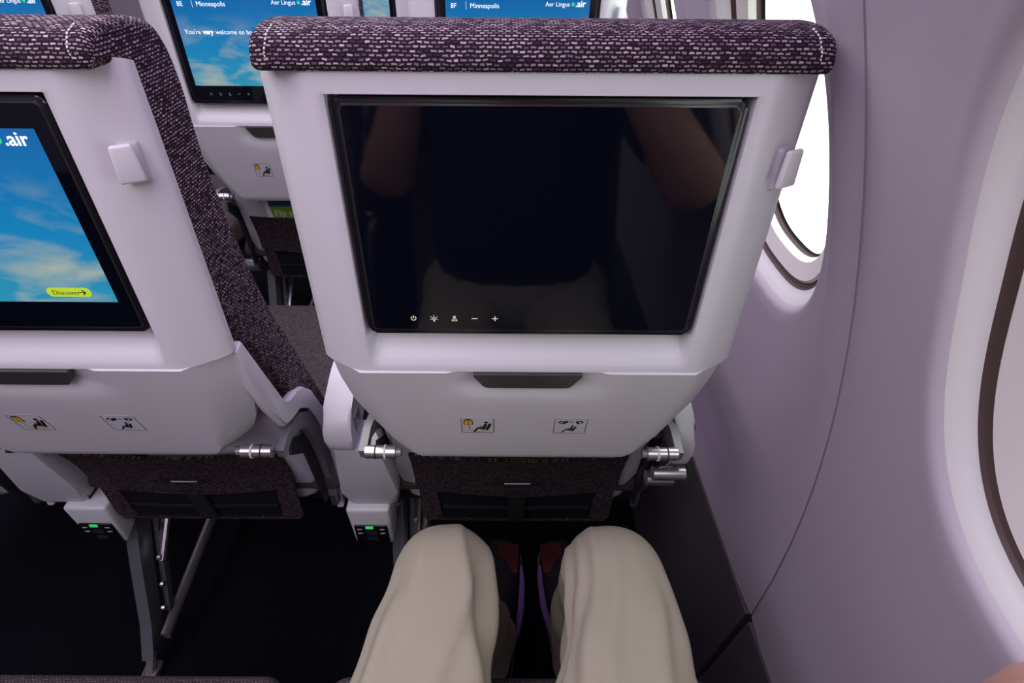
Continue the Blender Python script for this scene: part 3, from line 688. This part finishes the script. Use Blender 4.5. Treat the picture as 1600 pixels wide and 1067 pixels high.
# body: pelvis, trunk, neck, head, arms raised to the phone, hands, legs
V = [(CX, -.09, .57), (CX, -.115, .72), (CX, -.13, .88), (CX, -.145, .98), (CX, -.145, 1.06), (CX, -.14, 1.12), (CX, -.14, 1.20), (CX, -.145, 1.27)]
E = [(i, i + 1) for i in range(7)]; RR = [(.15, .10), (.14, .095), (.15, .10), (.13, .085), .055, .058, (.074, .090), (.060, .075)]
def chain(frm, pts, rs):
    a = frm
    for q, r in zip(pts, rs): V.append(q); RR.append(r); E.append((a, len(V) - 1)); a = len(V) - 1
    return a
for s in (-1, 1):
    el = (.280, .120, .862) if s > 0 else (-.20, -.06, .80)
    wr = (.145, -.075, 1.06) if s > 0 else (-.115, -.085, 1.06)
    chain(3, [(CX + s * .17, -.145, .985), tuple((Vector((CX + s * .17, -.145, .985)) + Vector(el)) / 2), el, tuple((Vector(el) * .55 + Vector(wr) * .45)), wr, (wr[0] - s * .02, wr[1] - .005, wr[2] + .05)], [.052, .046, .050, .040, .027, (.036, .018)])
    h = len(V) - 1; b0 = Vector(V[h])
    for j, (dx, ln) in enumerate(((.030, .040), (.012, .050), (-.006, .046), (-.022, .036))):     # fingers curled behind the phone
        chain(h, [tuple(b0 + Vector((-s * .010, dx * .6 - .02, .015 + dx))), tuple(b0 + Vector((-s * (.010 + ln * .6), dx * .6 - .03, .018 + dx))), tuple(b0 + Vector((-s * (.008 + ln), dx * .6 - .015, .018 + dx)))], [.010, .009, .008])
    chain(h - 1, [tuple(b0 + Vector((-s * .02, -.028, -.03))), tuple(b0 + Vector((-s * .045, -.034, -.012)))], [.011, .009])
    kx = -.068 if s < 0 else .131
    chain(0, [(CX + s * .085, -.10, .55), (kx, .14, .545), (kx, .345, .545), (kx + .018, .405, .33), (kx + (.05 if s < 0 else .015), .478, .10), (kx + (.05 if s < 0 else .015), .54, .05), (kx + (.05 if s < 0 else .015), .60, .045)], [.075, .062, .045, .042, .030, .026, .020])
body = skin_mesh('body', V, E, RR, 0, 'skin')
# head details
for s in (-1, 1):
    e = rbox('eye', loc((CX + s * .031, -.061, 1.215)), (.026, .014, .014), 'eye', P, .005); 
    rbox('ear', loc((CX + s * .083, -.14, 1.205)), (.016, .03, .055), 'skin', P, .006)
prism('nose', [(.050, 1.215), (.063, 1.180), (.047, 1.172), (.015, 1.19)], 'x', -.011, .011, 'skin', P, bev=.004)
rbox('mouth', loc((CX, -.059, 1.145)), (.045, .012, .012), 'lips', P, .004)
bm = bmesh.new(); bmesh.ops.create_uvsphere(bm, u_segments=24, v_segments=14, radius=1)
for v in bm.verts: v.co = Vector(loc((CX + v.co.x * .090, -.157 + v.co.y * .102, 1.245 + v.co.z * .098)))
bmesh.ops.delete(bm, geom=[v for v in bm.verts if v.co.z < 1.20 or (v.co.y > .005 and v.co.z < 1.27)], context='VERTS')
from_bm('hair', bm, 'hair', P)
SV = [(CX, -.09, .56), (CX, -.11, .70), (CX, -.125, .86), (CX, -.14, .975), (CX, -.145, 1.045)]; SE = [(0, 1), (1, 2), (2, 3), (3, 4)]; SR = [(.175, .118), (.165, .115), (.172, .118), (.145, .10), .066]
for s in (-1, 1):
    el = Vector((.280, .120, .862) if s > 0 else (-.20, -.06, .80)); sh = Vector((CX + s * .175, -.145, .985)); i = len(SV)
    SV += [tuple(sh), tuple(sh * .5 + el * .5), tuple(sh * .28 + el * .72)]; SR += [.066, .060, .056]; SE += [(3, i), (i, i + 1), (i + 1, i + 2)]
skin_mesh('shirt', SV, SE, SR, 0, 'navy')
# trousers: both legs lofted, with folds
def trouser():
    vs, fs = [], []
    CREASE = {-1: [(72, .37, 30, .16, .0060, .20), (105, .35, 142, .14, .0045, .22), (58, .34, 92, .12, .0050, .20), (25, .37, 8, .20, .0070, .22), (128, .31, 112, .10, .0040, .2), (150, .34, 165, .15, .005, .25)],
              1: [(112, .37, 132, .15, .0060, .18), (133, .36, 152, .17, .0055, .16), (96, .35, 116, .12, .0045, .18), (155, .38, 168, .19, .0060, .18), (60, .31, 84, .10, .0045, .24), (40, .34, 22, .14, .0045, .22)]}
    sh_ = lambda q: .045 if q < 0 else .012
    N = 88
    for s in (-1, 1):
        kx = -.066 if s < 0 else .137; hx = CX + s * .088
        tx = -.077 if s < 0 else .130
        path = [((hx, -.15, .555), .095, .085), ((hx, -.06, .560), .090, .080), ((tx, .10, .553), .078, .074), ((tx, .22, .546), .0715, .070), ((kx, .31, .547), .063, .064), ((kx, .358, .546), .059, .060), ((kx, .386, .522), .0545, .052), ((kx, .398, .47), .052, .056), ((kx + .002, .402, .40), .056, .062), ((kx + .002 + sh_(s) * .4, .425, .29), .056, .062), ((kx + sh_(s) * .75, .455, .18), .054, .060), ((kx + sh_(s), .475, .115), .054, .060)]
        # resample
        K = 9; pts = []
        for i in range(len(path) - 1):
            a, b, c, d = (path[max(0, min(len(path) - 1, i + j))] for j in (-1, 0, 1, 2))
            for q in range(K):
                t = q / K; cr = lambda A, B, C, D: .5 * (2 * B + (C - A) * t + (2 * A - 5 * B + 4 * C - D) * t * t + (3 * B - A - 3 * C + D) * t ** 3)
                pts.append((cr(*(Vector(k[0]) for k in (a, b, c, d))), cr(a[1], b[1], c[1], d[1]), cr(a[2], b[2], c[2], d[2])))
        pts.append((Vector(path[-1][0]), path[-1][1], path[-1][2]))
        base = len(vs); n = len(pts)
        for i, (p, rw, rh) in enumerate(pts):
            t = (pts[min(i + 1, n - 1)][0] - pts[max(i - 1, 0)][0]).normalized(); a = Vector((1, 0, 0)); a = (a - t * a.dot(t)).normalized(); b = a.cross(t)   # b: up / forward
            u = i / (n - 1)
            for k in range(N):
                q = 2 * math.pi * k / N; ca, sa = math.cos(q), math.sin(q)
                ex = math.copysign(abs(ca) ** .9, ca); ey = math.copysign(abs(sa) ** .9, sa)
                # drape folds: diagonal creases fanning from the knee along the thigh and across the shin
                fold = 0; L = p.y; side = ca * -s                       # +1 on the inner side
                w = smooth01((.36 - L) / .10) if u < .55 else .6
                fold += .0042 * w * math.sin(q * 3.0 * 1 + L * 26 * s + 1.1 * s) * (.5 + .5 * side)
                fold += .0030 * w * math.sin(q * 5 - L * 38 * s + .7) * smooth01((side + .6) / 1.2)
                fold += .0022 * math.sin(L * 60 + q * 2.0 * s + 2) * smooth01((abs(ca) - .35) / .5) * w
                if u > .6: fold += .004 * math.sin(p.z * 55 + q * 2) * smooth01((u - .6) / .1)
                for (qa, la, qb, lb, am, wd) in CREASE[s]:
                    if u < .62 and lb - .05 < L < la + .03:
                        tt = (la - L) / (la - lb); qq = R(qa + (qb - qa) * tt); dq = (q - qq + math.pi) % (2 * math.pi) - math.pi
                        g = math.exp(-(dq / (wd if dq > 0 else wd * .45)) ** 2) * smooth01((la + .03 - L) / .05) * smooth01((L - lb + .05) / .06)
                        fold += am * g
                vs.append(loc(p + a * ex * (rw + fold) + b * ey * (rh + fold)))
        for i in range(n - 1):
            for k in range(N): fs.append((base + i * N + k, base + i * N + (k + 1) % N, base + (i + 1) * N + (k + 1) % N, base + (i + 1) * N + k))
        fs.append(tuple(base + k for k in range(N)))
    # seat of the trousers
    bm = bmesh.new(); bmesh.ops.create_uvsphere(bm, u_segments=32, v_segments=20, radius=1); b0 = len(vs)
    bm.verts.ensure_lookup_table()
    for v in bm.verts: vs.append(loc((CX + v.co.x * .185, -.10 + v.co.y * .13, .575 + v.co.z * .11)))
    for f in bm.faces: fs.append(tuple(b0 + v.index for v in f.verts))
    bm.free()
    return obj('trousers', vs, fs, 'khaki', P, sharp=80)
trouser()
def shoe(kx, yaw):
    sh = empty('shoe', loc((kx, .47, 0))); sh.parent = P; sh.rotation_euler = (0, 0, R(yaw))
    secs = [(-.045, .030, .07), (-.02, .036, .095), (.03, .038, .100), (.08, .040, .085), (.14, .047, .066), (.20, .049, .056), (.25, .042, .048), (.275, .026, .038)]
    vs, fs = [], []; N = 20
    for (y, hw, h) in secs:
        for k in range(N):
            q = 2 * math.pi * k / N; vs.append((hw * math.cos(q), y, .022 + (h - .022) * max(0, math.sin(q)) - .004 * max(0, -math.sin(q))))
    for i in range(len(secs) - 1): fs += [(i * N + k, i * N + (k + 1) % N, (i + 1) * N + (k + 1) % N, (i + 1) * N + k) for k in range(N)]
    fs += [tuple(range(N)), tuple((len(secs) - 1) * N + k for k in range(N))]
    up = obj('upper', vs, fs, 'shoe', sh)
    out = [(hw * 1.06 * sx, y) for sx in (1,) for (y, hw, h) in secs] + [(-hw * 1.06, y) for (y, hw, h) in secs[::-1]]
    prism('sole', out, 'z', .001, .024, 'sg', sh, bev=.004)
    rbox('heel_tab', (0, -.044, .065), (.050, .012, .06), 'sb', sh, .004)
    s = 1 if kx < .05 else -1
    tube('side_stripe', [(s * .030, .0, .088), (s * .044, .05, .074), (s * .050, .11, .055), (s * .050, .17, .045), (s * .046, .21, .045)], [.003, .006, .007, .006, .003], 'sp', sh, 8)
    rbox('toe_patch', (s * .016, .225, .046), (.050, .070, .012), 'sr', sh, .005)
    rbox('tongue', (0, .055, .098), (.05, .07, .014), 'sb', sh, .005, rot=Matrix.Rotation(R(-18), 3, 'X'))
    for i in range(4): tube('lace', [(-.022, .06 + i * .022, .100 - i * .008), (0, .062 + i * .022, .104 - i * .008), (.022, .06 + i * .022, .100 - i * .008)], .0022, 'tape', sh, 6)
shoe(-.012, -4); shoe(.150, 4)
